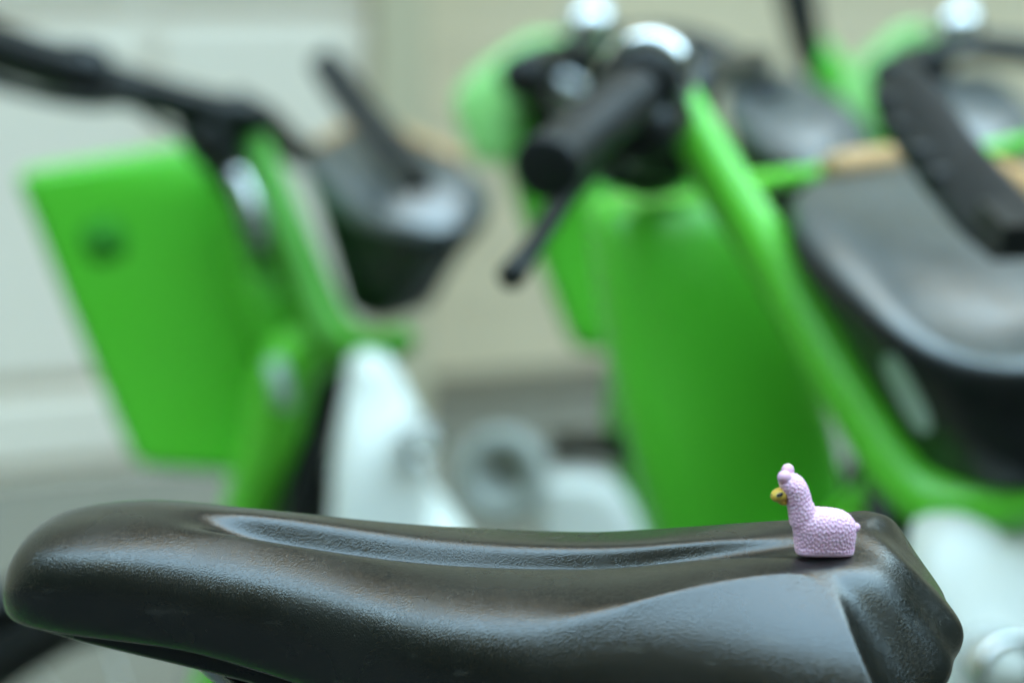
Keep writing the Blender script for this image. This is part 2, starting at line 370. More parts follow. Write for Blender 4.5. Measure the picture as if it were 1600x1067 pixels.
for sy in (-1, 1):
    tube('rail', [sl_(60, 9*sy, -38), sl_(80, 13*sy, -52), (sl_(110, 22*sy, -64)), sl_(180, 22*sy, -64), sl_(215, 24*sy, -58), sl_(240, 34*sy, -46)], .0036, M_STEEL, saddle, seg=10)
lathe('seat_clamp', sl_(150, 0, -64), (0, 1, 0), [(-.03, .012), (-.028, .016), (.028, .016), (.03, .012)], M_BLACKP, saddle)
stop = sl_(150, 0, -66); sbot = Vector((stop.x - .10, stop.y + .03, .52))
tube('seat_post', [stop, sbot], .0145, M_STEEL, bike0)
bb = Vector((sbot.x - .08, sbot.y + .02, .30)); rh = sbot + Vector((.36, -.09, -.19)); rh.z = .33
tube('seat_tube', [sbot + Vector((.01, -.003, .06)), bb], .02, M_LIME, bike0)
tube('chain_stay', [bb + Vector((0, .05, 0)), rh + Vector((0, .07, 0))], .011, M_LIME, bike0); tube('seat_stay', [sbot + Vector((0, .02, 0)), rh + Vector((0, .07, 0))], .009, M_LIME, bike0)
tube('down_tube', [bb, bb + Vector((-.35, .09, .03)), bb + Vector((-.62, .15, .32))], .03, M_LIME, bike0)
from_bm('rear_bracket', box_bm(sl_(266, -20, -52), .022, .05, .014, SMW.to_3x3().normalized()), M_BLACKP, saddle, False)

# ------------------------------------------------------------------ the parked hire bicycles behind
GROUP = 'hire bicycles parked close together'
def quad_ring(q, p=3.0, n=48, grow=1.0, lift=0.0):
    """ring through a four-cornered opening (rear near, front near, front far, rear far) with rounded corners"""
    c = sum(q, Vector()) / 4; out = []
    for k in range(n):
        a = 2 * math.pi * k / n + math.pi / 4 * 0; x, y = math.cos(a), math.sin(a)
        x, y = math.copysign(abs(x) ** (2 / p), x), math.copysign(abs(y) ** (2 / p), y)
        x *= grow; y *= grow
        u, v = (x + 1) / 2, (y + 1) / 2
        pt = q[0] * (1-u) * (1-v) + q[1] * u * (1-v) + q[2] * u * v + q[3] * (1-u) * v
        out.append(pt + Vector((0, 0, lift)))
    return out
def basket(root, rim, bot, p=3.0, depth=.035, front_lip=.02, over=.03, reflect_r=0):
    rim = A(rim); bot = A(bot)
    mid = [r.lerp(b, .5) * 1.0 for r, b in zip(rim, bot)]
    low = [r.lerp(b, .93) for r, b in zip(rim, bot)]
    rings = [quad_ring(rim, p, grow=.965, lift=-.004), quad_ring(rim, p, grow=.99, lift=.003), quad_ring(rim, p, grow=1.015, lift=.001), quad_ring(rim, p, grow=1.015, lift=-.014), quad_ring(rim, p, grow=.985, lift=-.018),
             quad_ring(mid, p, grow=1.03), quad_ring(low, p, grow=1.0), quad_ring(bot, p, grow=.85)]
    b = loft('basket', rings, M_BLACKP, root, cap0=False)
    # the rounded lid, falling away at the front
    f = (rim[1] + rim[2]) / 2 - (rim[0] + rim[3]) / 2; fl = f.length; f.normalize(); c = sum(rim, Vector()) / 4
    rg = []
    for gr, dz in ((1 + over, -.004 - over * .4), (1.005 + over, -.002 - over * .25), (1 + over * .8, -.001), (1.0, .003), (.95, .008), (.90, .0105), (.80, .012), (.6, .0125), (.35, .013), (.06, .013)):
        ring = quad_ring(rim, p, grow=gr, lift=dz)
        rg.append([v - Vector((0, 0, min(.85, max(0, (v - c).dot(f) / (fl / 2) - .1)) ** 2 * front_lip * min(1, (.985 - gr) / .2))) for v in ring])
    loft('basket_lid', rg, M_TRAY, b, cap0=False)
    tr = quad_ring(rim, p, n=96, grow=.94, lift=.013)
    if reflect_r: tube('rim_reflection', tr[19:53:3], reflect_r, M_TAN, b, seg=10, n=3)  # coloured strip standing in for a warm reflection
    return b
def strap(root, pts, hw, flat=.3):
    P_ = A(pts); s = tube('basket_strap', P_, [hw * .8] + [hw] * (len(pts) - 2) + [hw * .9], M_STRAP, root, flat=flat, up=(.8, -.2, .55), n=8)
    d = (P_[-1] - P_[-2]).normalized()
    from_bm('buckle', box_bm(P_[-1] - d * hw * .5, hw * 1.5, hw * 1.3, hw * 1.0, d.to_track_quat('X', 'Z').to_matrix()), M_BLACKP, s, False)
    return s
def cowling(root, secs, thick, yaw=0.0, mat=None, r=.55, emblem=None):
    """the tapered green shell round the steering head: sections (photo height, left, right, distance)"""
    u = Vector((math.cos(yaw), -math.sin(yaw), 0)); v = Vector((math.sin(yaw), math.cos(yaw), 0)); rings = []
    for k, (y, x0, x1, d, *yr) in enumerate(secs):
        a, b = at(x0, y, d), at(x1, yr[0] if yr else y, d); c = (a + b) / 2; hw = (b - a).length / 2 / math.cos(yaw)
        t = thick if not hasattr(thick, '__len__') else thick[k]
        ut = (b - a).normalized() if yr else u
        rings.append(rrect(c + v * t, ut, v, hw, t, r, 6))
    c0 = sum(rings[0], Vector()) / len(rings[0]); c1 = sum(rings[-1], Vector()) / len(rings[-1])
    e = (rings[0][0] - c0).length
    cap = [[c0 + (p_ - c0) * .9 + (c0 - c1).normalized() * .006 for p_ in rings[0]]]
    capb = [[c1 + (p_ - c1) * .85 + (c1 - c0).normalized() * .008 for p_ in rings[-1]]]
    o = loft('head_cowling', cap + rings + capb, mat or M_GREEN, root, levels=1)
    return o
def wheel(root, hub, heading, r=.30, guard=None):
    h = Vector(heading).normalized(); up = Vector((0, 0, 1)); ax = h.cross(up)
    def ring(rr, aa, n=48): return [hub + rr * (math.cos(2*math.pi*k/n) * h + math.sin(2*math.pi*k/n) * up) + ax * aa for k in range(n)]
    def torus(name, rad, rt, mat, par, flat=1.0):
        rings = [ring(rad + rt * math.cos(2*math.pi*k/12), flat * rt * math.sin(2*math.pi*k/12)) for k in range(12)]
        V = [v for q in rings for v in q]; n = 48
        F = [(i*n + k, i*n + (k+1) % n, ((i+1) % 12)*n + (k+1) % n, ((i+1) % 12)*n + k) for i in range(12) for k in range(n)]
        bm = bmesh.new(); vv = [bm.verts.new(v) for v in V]
        for f in F: bm.faces.new([vv[i] for i in f])
        return from_bm(name, bm, mat, par)
    wh = lathe('wheel', hub, ax, [(-.045, .008), (-.045, .014), (-.03, .02), (-.02, .045), (.02, .045), (.03, .02), (.045, .014), (.045, .008)], M_STEEL, root)
    torus('tyre', r - .02, .021, M_TYRE, wh); torus('rim', r - .045, .013, M_BLACKP, wh, 1.0)
    sp = []
    for k in range(24):
        a = 2 * math.pi * k / 24; d = math.cos(a) * h + math.sin(a) * up
        b0 = hub + d * .04 + ax * (.018 if k % 2 else -.018); sp.append((b0, hub + d * (r - .05)))
    V, F = [], []
    for b0, b1 in sp:
        v_, f_ = tube_geo([b0, b1], .0012, seg=5, n=1); F += [tuple(i + len(V) for i in f) for f in f_]; V += v_
    o = mesh('spokes', V, F, M_STEEL, wh); o['kind'] = 'stuff'
    if guard:
        a0, a1, wd_, mat = guard; pts = []
        rings = []
        for k in range(25):
            a = R(a0 + (a1 - a0) * k / 24); d = math.cos(a) * h + math.sin(a) * up
            rr = r + .018
            rings.append([hub + d * (rr - .012) - ax * wd_, hub + d * rr - ax * wd_ * .8, hub + d * (rr + .006), hub + d * rr + ax * wd_ * .8, hub + d * (rr - .012) + ax * wd_,
                          hub + d * (rr - .004) + ax * wd_ * .75, hub + d * (rr + .002), hub + d * (rr - .004) - ax * wd_ * .75])
        loft('mudguard', rings, mat, root)
    return wh
def lamp_housing(root, secs, thick, lamp, lr, yaw=.35):
    u = Vector((math.cos(yaw), math.sin(yaw), 0)); v = Vector((-math.sin(yaw), math.cos(yaw), 0)); rings = []
    for y, x0, x1, d in secs:
        a, b = at(x0, y, d), at(x1, y, d)
        rings.append(rrect((a + b) / 2 + v * thick, u, v, (b - a).length / 2, thick, .9, 6))
    c0 = sum(rings[0], Vector()) / len(rings[0])
    rings = [[c0 + (q - c0) * .6 + Vector((0, 0, .012)) for q in rings[0]]] + rings
    o = loft('front_housing', rings, M_WHITE, root, levels=1)
    lp = at(*lamp); n = -v
    ri = lathe('headlamp', lp, n, [(-.03, lr * .9), (.0, lr), (.004, lr * .96), (.006, lr * .86), (.003, lr * .78)], M_CHROME, o)
    lathe('lens', lp, n, [(-.01, lr * .78), (.001, lr * .78), (.006, lr * .5), (.008, lr * .05)], M_WHITE, ri)
    return o
def onto(o, px, py):
    """distance at which the line of sight through photo pixel px, py meets object o (camera measure)"""
    from mathutils.bvhtree import BVHTree
    t = BVHTree.FromPolygons([parent_world(o) @ v.co for v in o.data.vertices], [p.vertices[:] for p in o.data.polygons])
    d = (at(px, py, 1) - at(800, 533.5, 0)); hit = t.ray_cast(Vector((0, 0, CZ)), d.normalized())
    return hit[0], hit[1]
def patch(name, o, px, py, w_, h_, tilt, mat, th=.0012):
    hit, n = onto(o, px, py)
    if hit is None: return None
    if n.dot(hit - Vector((0, 0, CZ))) > 0: n = -n
    u = Vector((1, 0, 0)) - n * n.x; u.normalize(); v = n.cross(u)
    q = Matrix.Rotation(tilt, 3, n); u, v = q @ u, q @ v
    rings = [rrect(hit - n * .004, u, v, w_, h_, .6, 6), rrect(hit + n * th, u, v, w_, h_, .6, 6)]
    return loft(name, rings, mat, o)
def bicycle(base, label):
    b = empty('bicycle', base); tag(b, label, 'bicycle', GROUP); return b

wheel(bike0, rh, (AX.x, AX.y, 0), guard=(10, 170, .035, M_BLACKP))
# --- left bicycle
a_ = bicycle(Vector((at(480, 560, 2.2).x, at(480, 560, 2.2).y, 0)), 'green hire bicycle at the left, its handlebar reaching to the left edge')
hb = tube('handlebar', A([(-140, 40, 1.84), (-40, 66, 1.92), (110, 112, 2.02), (250, 152, 2.1), (330, 172, 2.15), (400, 186, 2.2), (470, 240, 2.36), (560, 262, 2.6), (650, 250, 2.8)]), [.021, .021, .021, .02, .02, .02, .017, .015, .015], M_BLACKP, a_)
tube('grip', A([(-140, 40, 1.84), (-40, 66, 1.92), (60, 97, 1.99), (118, 114, 2.03)]), [.0245, .0245, .0245, .027], M_RUBBER, hb)
lathe('control_pod', at(128, 116, 2.03), at(250, 152, 2.1) - at(110, 112, 2.02), [(-.016, .02), (-.012, .03), (.012, .031), (.02, .022)], M_BLACKP, hb)
tube('brake_lever', A([(215, 150, 2.07), (150, 160, 2.0), (60, 150, 1.93), (-40, 120, 1.87)]), [.008, .007, .005, .006], M_BLACKP, hb)
lathe('stem', at(402, 158, 2.2), at(340, 262, 2.2) - at(402, 158, 2.2), [(-.002, .012), (0, .024), (.012, .027), (.03, .026), (.045, .022), (.08, .021), (.082, .02)], M_BLACKP, a_)
tube('stem', A([(300, 175, 2.14), (320, 215, 2.15), (350, 255, 2.17), (400, 330, 2.19), (425, 400, 2.2)]), [.020, .024, .022, .016, .014], M_BLACKP, a_)
tube('steering_rod', A([(368, 268, 2.10), (390, 325, 2.10), (410, 385, 2.10)]), [.009, .0125, .010], M_STEEL, a_)
fr = tube('frame_tube', A([(392, 215, 2.2), (428, 305, 2.17), (478, 430, 2.14), (520, 520, 2.11), (570, 545, 2.08), (622, 535, 2.05), (640, 520, 2.045)]), [.017, .020, .022, .024, .021, .015, .010], M_SHADEG, a_)
dt = tube('down_tube', A([(505, 535, 2.15), (450, 580, 2.17), (425, 690, 2.2), (393, 800, 2.24), (345, 1080, 2.34), (250, 1300, 2.4)]), [.028, .032, .031, .031, .03, .03], M_LIME, a_)
tube('head_tube', A([(372, 262, 2.27), (398, 360, 2.26), (428, 470, 2.24), (455, 560, 2.22)]), [.03, .036, .036, .03], M_GREEN, a_)
tube('brake_hose', A([(170, 128, 2.0), (250, 195, 2.02), (330, 235, 2.05), (360, 300, 2.08), (400, 430, 2.1)]), .0028, M_BLACKP, a_, seg=8)
patch('sticker', dt, 437, 600, .010, .026, .15, M_STICK)
fk = A([(516, 560, 2.2), (493, 680, 2.2), (470, 800, 2.2), (440, 960, 2.2)])
tube('fork', fk, .021, M_BLACKP, a_)
cw = cowling(a_, [(284, 26, 306, 2.26, 238), (345, 51, 350, 2.26, 310), (438, 88, 395, 2.26, 415), (545, 132, 415, 2.25, 530), (645, 174, 410, 2.25, 640), (718, 206, 375, 2.24, 730)], .035, yaw=R(-8), r=.5)
cw.modifiers.clear(); bev(cw, .006, 3)
patch('emblem', cw, 162, 375, .022, .022, .3, M_EMBLEM, .0008)
bk = basket(a_, [(452, 262, 2.2), (682, 402, 2.02), (790, 298, 2.14), (572, 196, 2.42)], [(530, 488, 2.16), (600, 508, 2.1), (690, 475, 2.14), (610, 465, 2.22)], p=3.2, front_lip=.12, reflect_r=.0065)
strap(a_, [(500, 92, 2.34), (530, 130, 2.3), (575, 190, 2.22), (628, 252, 2.12), (652, 285, 2.07)], .02, .45)
lamp_housing(a_, [(575, 560, 625, 2.02), (620, 552, 655, 2.02), (700, 540, 690, 2.0), (780, 530, 692, 2.0), (850, 525, 685, 2.0), (960, 530, 670, 2.0)], .03, (660, 690, 1.985), .02)
wheel(a_, Vector((at(590, 900, 2.16).x, at(590, 900, 2.16).y + .03, .30)), (.45, -.89, 0), guard=(20, 150, .035, M_WHITE))

# --- nearest of the bicycles behind, at the right
b_ = bicycle(Vector((at(1100, 500, 1.36).x, at(1100, 500, 1.36).y, 0)), 'green hire bicycle at the right with its grip pointing at the viewer')
hb = tube('handlebar', A([(858, 258, 1.165), (985, 148, 1.27), (1040, 128, 1.33), (1085, 125, 1.42), (1130, 112, 1.6), (1185, 100, 1.8)]), .0125, M_BLACKP, b_)
gp = tube('grip', A([(858, 258, 1.165), (900, 222, 1.2), (950, 180, 1.24), (990, 148, 1.275)]), [.0178, .0172, .0182, .019], M_RUBBER, hb, seg=24)
gax = at(858, 258, 1.165) - at(985, 148, 1.27)
lathe('grip_cap', at(857, 259, 1.164), gax, [(-.008, .0178), (.0, .019), (.004, .0185), (.0052, .015), (.0055, .002)], M_RUBBER, gp)
lathe('grip_flange', at(996, 140, 1.283), gax, [(-.004, .018), (-.003, .0255), (.002, .0258), (.004, .018)], M_BLACKP, hb)
lathe('bell', at(1012, 118, 1.30), gax, [(-.012, .02), (-.010, .0275), (-.004, .0295), (.004, .029), (.007, .025), (.008, .018)], M_CHROME, hb)
lathe('lever_mount', at(1008, 200, 1.29), gax, [(-.03, .016), (-.025, .022), (.012, .022), (.022, .014)], M_BLACKP, hb)
tube('brake_lever', A([(1000, 205, 1.31), (935, 250, 1.28), (884, 305, 1.23), (840, 375, 1.185), (797, 434, 1.15)]), [.011, .0085, .0072, .0062, .0075], M_BLACKP, hb)
lathe('stem', at(1062, 120, 1.36), (at(1040, 300, 1.36) - at(1062, 120, 1.36)), [(-.01, .016), (-.008, .024), (.02, .026), (.062, .027), (.066, .02)], M_BLACKP, b_)
tube('stem', A([(1075, 225, 1.42), (1020, 262, 1.40), (950, 262, 1.38)]), [.022, .02, .012], M_BLACKP, b_)
tube('frame_tube', A([(1048, 140, 1.345), (1130, 285, 1.33), (1225, 435, 1.31), (1330, 610, 1.275), (1412, 738, 1.25), (1470, 782, 1.235), (1550, 786, 1.215), (1640, 770, 1.19), (1800, 700, 1.16)]), [.0155, .017, .0175, .018, .019, .0195, .018, .016, .013], M_LIME, b_, seg=20)
tube('basket_hoop', A([(1150, 292, 1.335), (1240, 276, 1.40), (1360, 262, 1.47), (1480, 248, 1.53), (1620, 222, 1.58)]), [.008, .006, .0055, .006, .007], M_LIME, b_)
cw = cowling(b_, [(330, 945, 1180, 1.42), (420, 952, 1230, 1.415), (560, 975, 1290, 1.41), (700, 1006, 1340, 1.40), (830, 1044, 1360, 1.40), (960, 1090, 1340, 1.40)], .04, yaw=R(-14), r=.85)
tube('down_tube', A([(1390, 765, 1.30), (1330, 850, 1.36), (1260, 980, 1.4), (1160, 1200, 1.42)]), [.018, .026, .028, .028], M_LIME, b_)
bk = basket(b_, [(1165, 300, 1.30), (1500, 620, 1.14), (1900, 500, 1.2), (1520, 252, 1.52)], [(1385, 735, 1.27), (1600, 775, 1.16), (1740, 760, 1.22), (1500, 735, 1.36)], p=3.0, front_lip=.035, over=0, reflect_r=.009)
V = []
for k in range(9):
    q = k / 8; x_, y_ = 1386 + 62 * q, 556 + 118 * q; hw_ = 17 * (1 - abs(2 * q - 1) ** 4 * .5)
    for sgn in (-1, 0, 1):
        hit, n_ = onto(bk, x_ + sgn * hw_ * .88, y_ - sgn * hw_ * .47)
        V.append(hit - (hit - Vector((0, 0, CZ))).normalized() * .002)
mesh('label', V, [(3*k + a, 3*k + a + 1, 3*k + a + 4, 3*k + a + 3) for k in range(8) for a in (0, 1)], M_STICK, bk)
sb_ = strap(b_, [(1398, 125, 1.30), (1425, 172, 1.27), (1480, 250, 1.22), (1545, 325, 1.17), (1592, 372, 1.14)], .0205, .3)
for px_, py_, dd in ((1413, 152, 1.283), (1437, 192, 1.262), (1465, 230, 1.232), (1496, 268, 1.208)):
    lathe('strap_rib', at(px_, py_, dd) - Vector((.018, 0, 0)), (1, -.1, -.35), [(0, .002), (.001, .006), (.034, .006), (.036, .002)], M_BLACKP, sb_, seg=12)
lamp_housing(b_, [(832, 1462, 1680, 1.2), (900, 1458, 1690, 1.19), (1000, 1465, 1690, 1.18), (1100, 1480, 1690, 1.18), (1200, 1500, 1680, 1.18)], .03, (1572, 1045, 1.165), .021)
wheel(b_, Vector((at(1560, 900, 1.3).x, at(1560, 900, 1.3).y + .06, .30)), (.4, -.9, 0), guard=(20, 150, .035, M_WHITE))

# --- bicycle between the two, farther off
c_ = bicycle(Vector((at(960, 400, 2.5).x, at(960, 400, 2.5).y, 0)), 'green hire bicycle farther back, half hidden by the grip pointing at the viewer')
cowling(c_, [(60, 815, 885, 2.44), (100, 745, 850, 2.44), (150, 690, 815, 2.44), (210, 712, 800, 2.44), (250, 735, 795, 2.44)], [.02, .03, .03, .03, .02], yaw=R(12), r=.8, mat=M_SHEENG)  # extra shell carrying the painted sky sheen
cowling(c_, [(110, 790, 890, 2.52), (160, 760, 870, 2.5), (230, 770, 905, 2.49), (330, 800, 985, 2.48), (440, 845, 1010, 2.47), (545, 885, 990, 2.46)], [.04, .05, .05, .045, .045, .04], yaw=R(12), r=.6)
lathe('stem', at(905, 60, 2.5), at(860, 190, 2.5) - at(905, 60, 2.5), [(-.002, .012), (0, .03), (.03, .036), (.07, .034), (.11, .028), (.12, .02)], M_BLACKP, c_)
tube('handlebar', A([(815, 120, 2.3), (850, 100, 2.4), (930, 80, 2.5), (1030, 68, 2.52), (1110, 92, 2.5), (1215, 152, 2.46)]), [.026, .024, .02, .022, .026, .02], M_BLACKP, c_)
blobw = bmesh.new(); bmesh.ops.create_uvsphere(blobw, u_segments=24, v_segments=16, radius=.029)
bmesh.ops.translate(blobw, vec=at(921, 40, 2.36), verts=blobw.verts); from_bm('bell', blobw, M_CHROME, c_)
lathe('bell_mount', at(905, 100, 2.37), (0, 0, 1), [(-.05, .012), (-.04, .02), (.01, .018), (.03, .01)], M_BLACKP, c_)
lathe('gear_pod', at(884, 142, 2.36), (-.3, -1, .2), [(-.02, .02), (.0, .021), (.004, .014)], M_STEEL, c_)
basket(c_, [(1108, 160, 2.44), (1285, 285, 2.3), (1375, 200, 2.36), (1215, 108, 2.6)], [(1165, 370, 2.42), (1225, 390, 2.36), (1270, 380, 2.38), (1230, 365, 2.46)], p=3.2, front_lip=.05)
tube('frame_tube', A([(990, 120, 2.5), (1040, 200, 2.46), (1100, 330, 2.42), (1150, 420, 2.4)]), .025, M_GREEN, c_)
tube('down_tube', A([(1000, 520, 2.5), (985, 640, 2.52), (1000, 760, 2.54), (1010, 1000, 2.55)]), .03, M_GREEN, c_)
crank = lathe('crank_ring', at(782, 745, 2.44), (-.2, -1, .25), [(-.006, .026), (-.006, .056), (.0, .058), (.006, .055), (.006, .027), (-.006, .026)], M_GREY, c_)
cvr = loft('frame_cover', [rrect(at(x, y, 2.46), Vector((1, 0, 0)), Vector((0, 1, 0)), w_, .04, .6, 6) for x, y, w_ in ((895, 738, .028), (905, 752, .045), (915, 800, .062), (930, 880, .07), (945, 1000, .075))], M_WHITE, c_, levels=1)
from_bm('pedal', box_bm(at(922, 694, 2.5), .095, .07, .022), M_BLACKP, c_, False)
wheel(c_, Vector((at(1200, 700, 2.4).x, at(1200, 700, 2.4).y, .30)), (.45, -.89, 0))

# --- bicycle at the right edge, farthest
d_ = bicycle(Vector((at(1470, 300, 2.6).x, at(1470, 300, 2.6).y, 0)), 'green hire bicycle at the far right, seen above the nearer basket')
cowling(d_, [(45, 1400, 1450, 2.66), (95, 1335, 1415, 2.66), (150, 1300, 1395, 2.66), (215, 1310, 1370, 2.66)], [.02, .03, .03, .02], yaw=R(12), r=.8, mat=M_SHEENG)  # extra shell with the sky sheen in its colour
cowling(d_, [(60, 1400, 1465, 2.72), (110, 1345, 1440, 2.72), (170, 1318, 1410, 2.71), (240, 1312, 1400, 2.7), (360, 1320, 1400, 2.7), (520, 1340, 1400, 2.7)], .05, yaw=R(12), r=.6)
tube('handlebar', A([(1385, 118, 2.4), (1420, 100, 2.5), (1500, 75, 2.55), (1580, 78, 2.57), (1680, 95, 2.6)]), [.02, .022, .018, .018, .018], M_BLACKP, d_)
lathe('stem', at(1455, 80, 2.6), (-.2, -.1, -1), [(-.002, .012), (0, .03), (.05, .034), (.10, .03), (.12, .02)], M_BLACKP, d_)
blobw = bmesh.new(); bmesh.ops.create_uvsphere(blobw, u_segments=24, v_segments=16, radius=.027)
bmesh.ops.translate(blobw, vec=at(1496, 42, 2.42), verts=blobw.verts); from_bm('bell', blobw, M_CHROME, d_)
basket(d_, [(1440, 140, 2.5), (1530, 265, 2.36), (1640, 200, 2.42), (1540, 110, 2.66)], [(1480, 360, 2.48), (1530, 380, 2.42), (1570, 370, 2.44), (1540, 355, 2.52)], p=3.2, front_lip=.05)
tube('frame_tube', A([(1420, 130, 2.6), (1440, 250, 2.55), (1480, 380, 2.5), (1520, 430, 2.48)]), .025, M_GREEN, d_)
wheel(d_, Vector((at(1520, 600, 2.5).x, at(1520, 600, 2.5).y, .30)), (.45, -.89, 0))
# --- one more grip and frame between them
e_ = bicycle(Vector((at(1290, 200, 3.1).x, at(1290, 200, 3.1).y, 0)), 'green hire bicycle in the back row, only its upright black grip and frame showing')
tube('handlebar', A([(1236, -60, 3.1), (1246, 0, 3.1), (1258, 60, 3.1), (1272, 110, 3.12)]), [.028, .028, .024, .02], M_BLACKP, e_)
tube('frame_tube', A([(1262, 60, 3.12), (1290, 110, 3.12), (1345, 200, 3.12), (1400, 400, 3.12)]), [.02, .03, .03, .03], M_GREEN, e_)
wheel(e_, Vector((at(1400, 500, 3.1).x, at(1400, 500, 3.1).y, .30)), (.45, -.89, 0))
tube('fork', [at(1400, 400, 3.12), Vector((at(1400, 500, 3.1).x, at(1400, 500, 3.1).y, .30))], .02, M_BLACKP, e_)
for rt in (b_, c_, d_):
    wh_ = [o for o in COL.objects if o.parent == rt and o.name.split('.')[0] == 'wheel'][0]
    c = parent_world(wh_) @ (sum((v.co for v in wh_.data.vertices), Vector()) / len(wh_.data.vertices))
    t_ = {b_: at(1400, 745, 1.27), c_: at(1150, 420, 2.4), d_: at(1520, 430, 2.48)}[rt]
    tube('fork', [t_, c + Vector((-.05, 0, 0))], .018, M_BLACKP, rt)
# --- wheel low at the left, under the nose of the saddle
f_ = bicycle(Vector((at(294, 1430, 1.85).x, at(294, 1430, 1.85).y, 0)), 'bicycle low at the left, just its dark wheel arc under the saddle nose')
hub = at(300, 1445, 1.85); hub.z = .325
wheel(f_, hub, (1, .25, 0), r=.305, guard=(60, 175, .03, M_BLACKP))
tube('chain_stay', [hub + Vector((0, .07, 0)), hub + Vector((-.3, .0, -.02)), hub + Vector((-.46, -.08, -.03))], .012, M_LIME, f_)
tube('seat_tube', [hub + Vector((-.46, -.08, -.03)), hub + Vector((-.58, -.10, .30))], .019, M_LIME, f_); tube('seat_stay', [hub + Vector((0, .07, 0)), hub + Vector((-.56, -.08, .27))], .010, M_LIME, f_)
tube('down_tube', [hub + Vector((-.46, -.08, -.03)), hub + Vector((-.9, -.17, .05)), hub + Vector((-1.1, -.2, .3))], .03, M_LIME, f_)

# ------------------------------------------------------------------ the toy alpaca
def rounded_ring(cx, cy, hx, hy, z, n=40, p=2.6):
    out = []
    for k in range(n):
        a = 2 * math.pi * k / n; c, s_ = math.cos(a), math.sin(a)
        out.append(Vector((cx + hx * math.copysign(abs(c) ** (2/p), c), cy + hy * math.copysign(abs(s_) ** (2/p), s_), z)))
    return out
M_PINK = material('pink_vinyl', (.85, .52, .70), .42, spec=.4, var=.07, vscale=160)
_b = M_PINK.node_tree.nodes['Principled BSDF']; _b.inputs['Subsurface Weight'].default_value = .35
_b.inputs['Subsurface Radius'].default_value = (1.0, .6, .8); _b.inputs['Subsurface Scale'].default_value = .0012
M_YELLOW = material('yellow_vinyl', (.72, .47, .08), .35, spec=.4, var=.06, vscale=500)
M_EYE = material('eye_paint', (.012, .012, .014), .3, var=.05)
M_EYEW = material('eye_grey_paint', (.5, .5, .42), .4, var=.05)
AB = at(1289, 864, .5915)
toy = empty('toy_alpaca', AB); toy.rotation_euler = (0, R(2.0), R(6))
tag(toy, 'tiny pink toy alpaca with yellow face standing at the back of the saddle', 'toy')
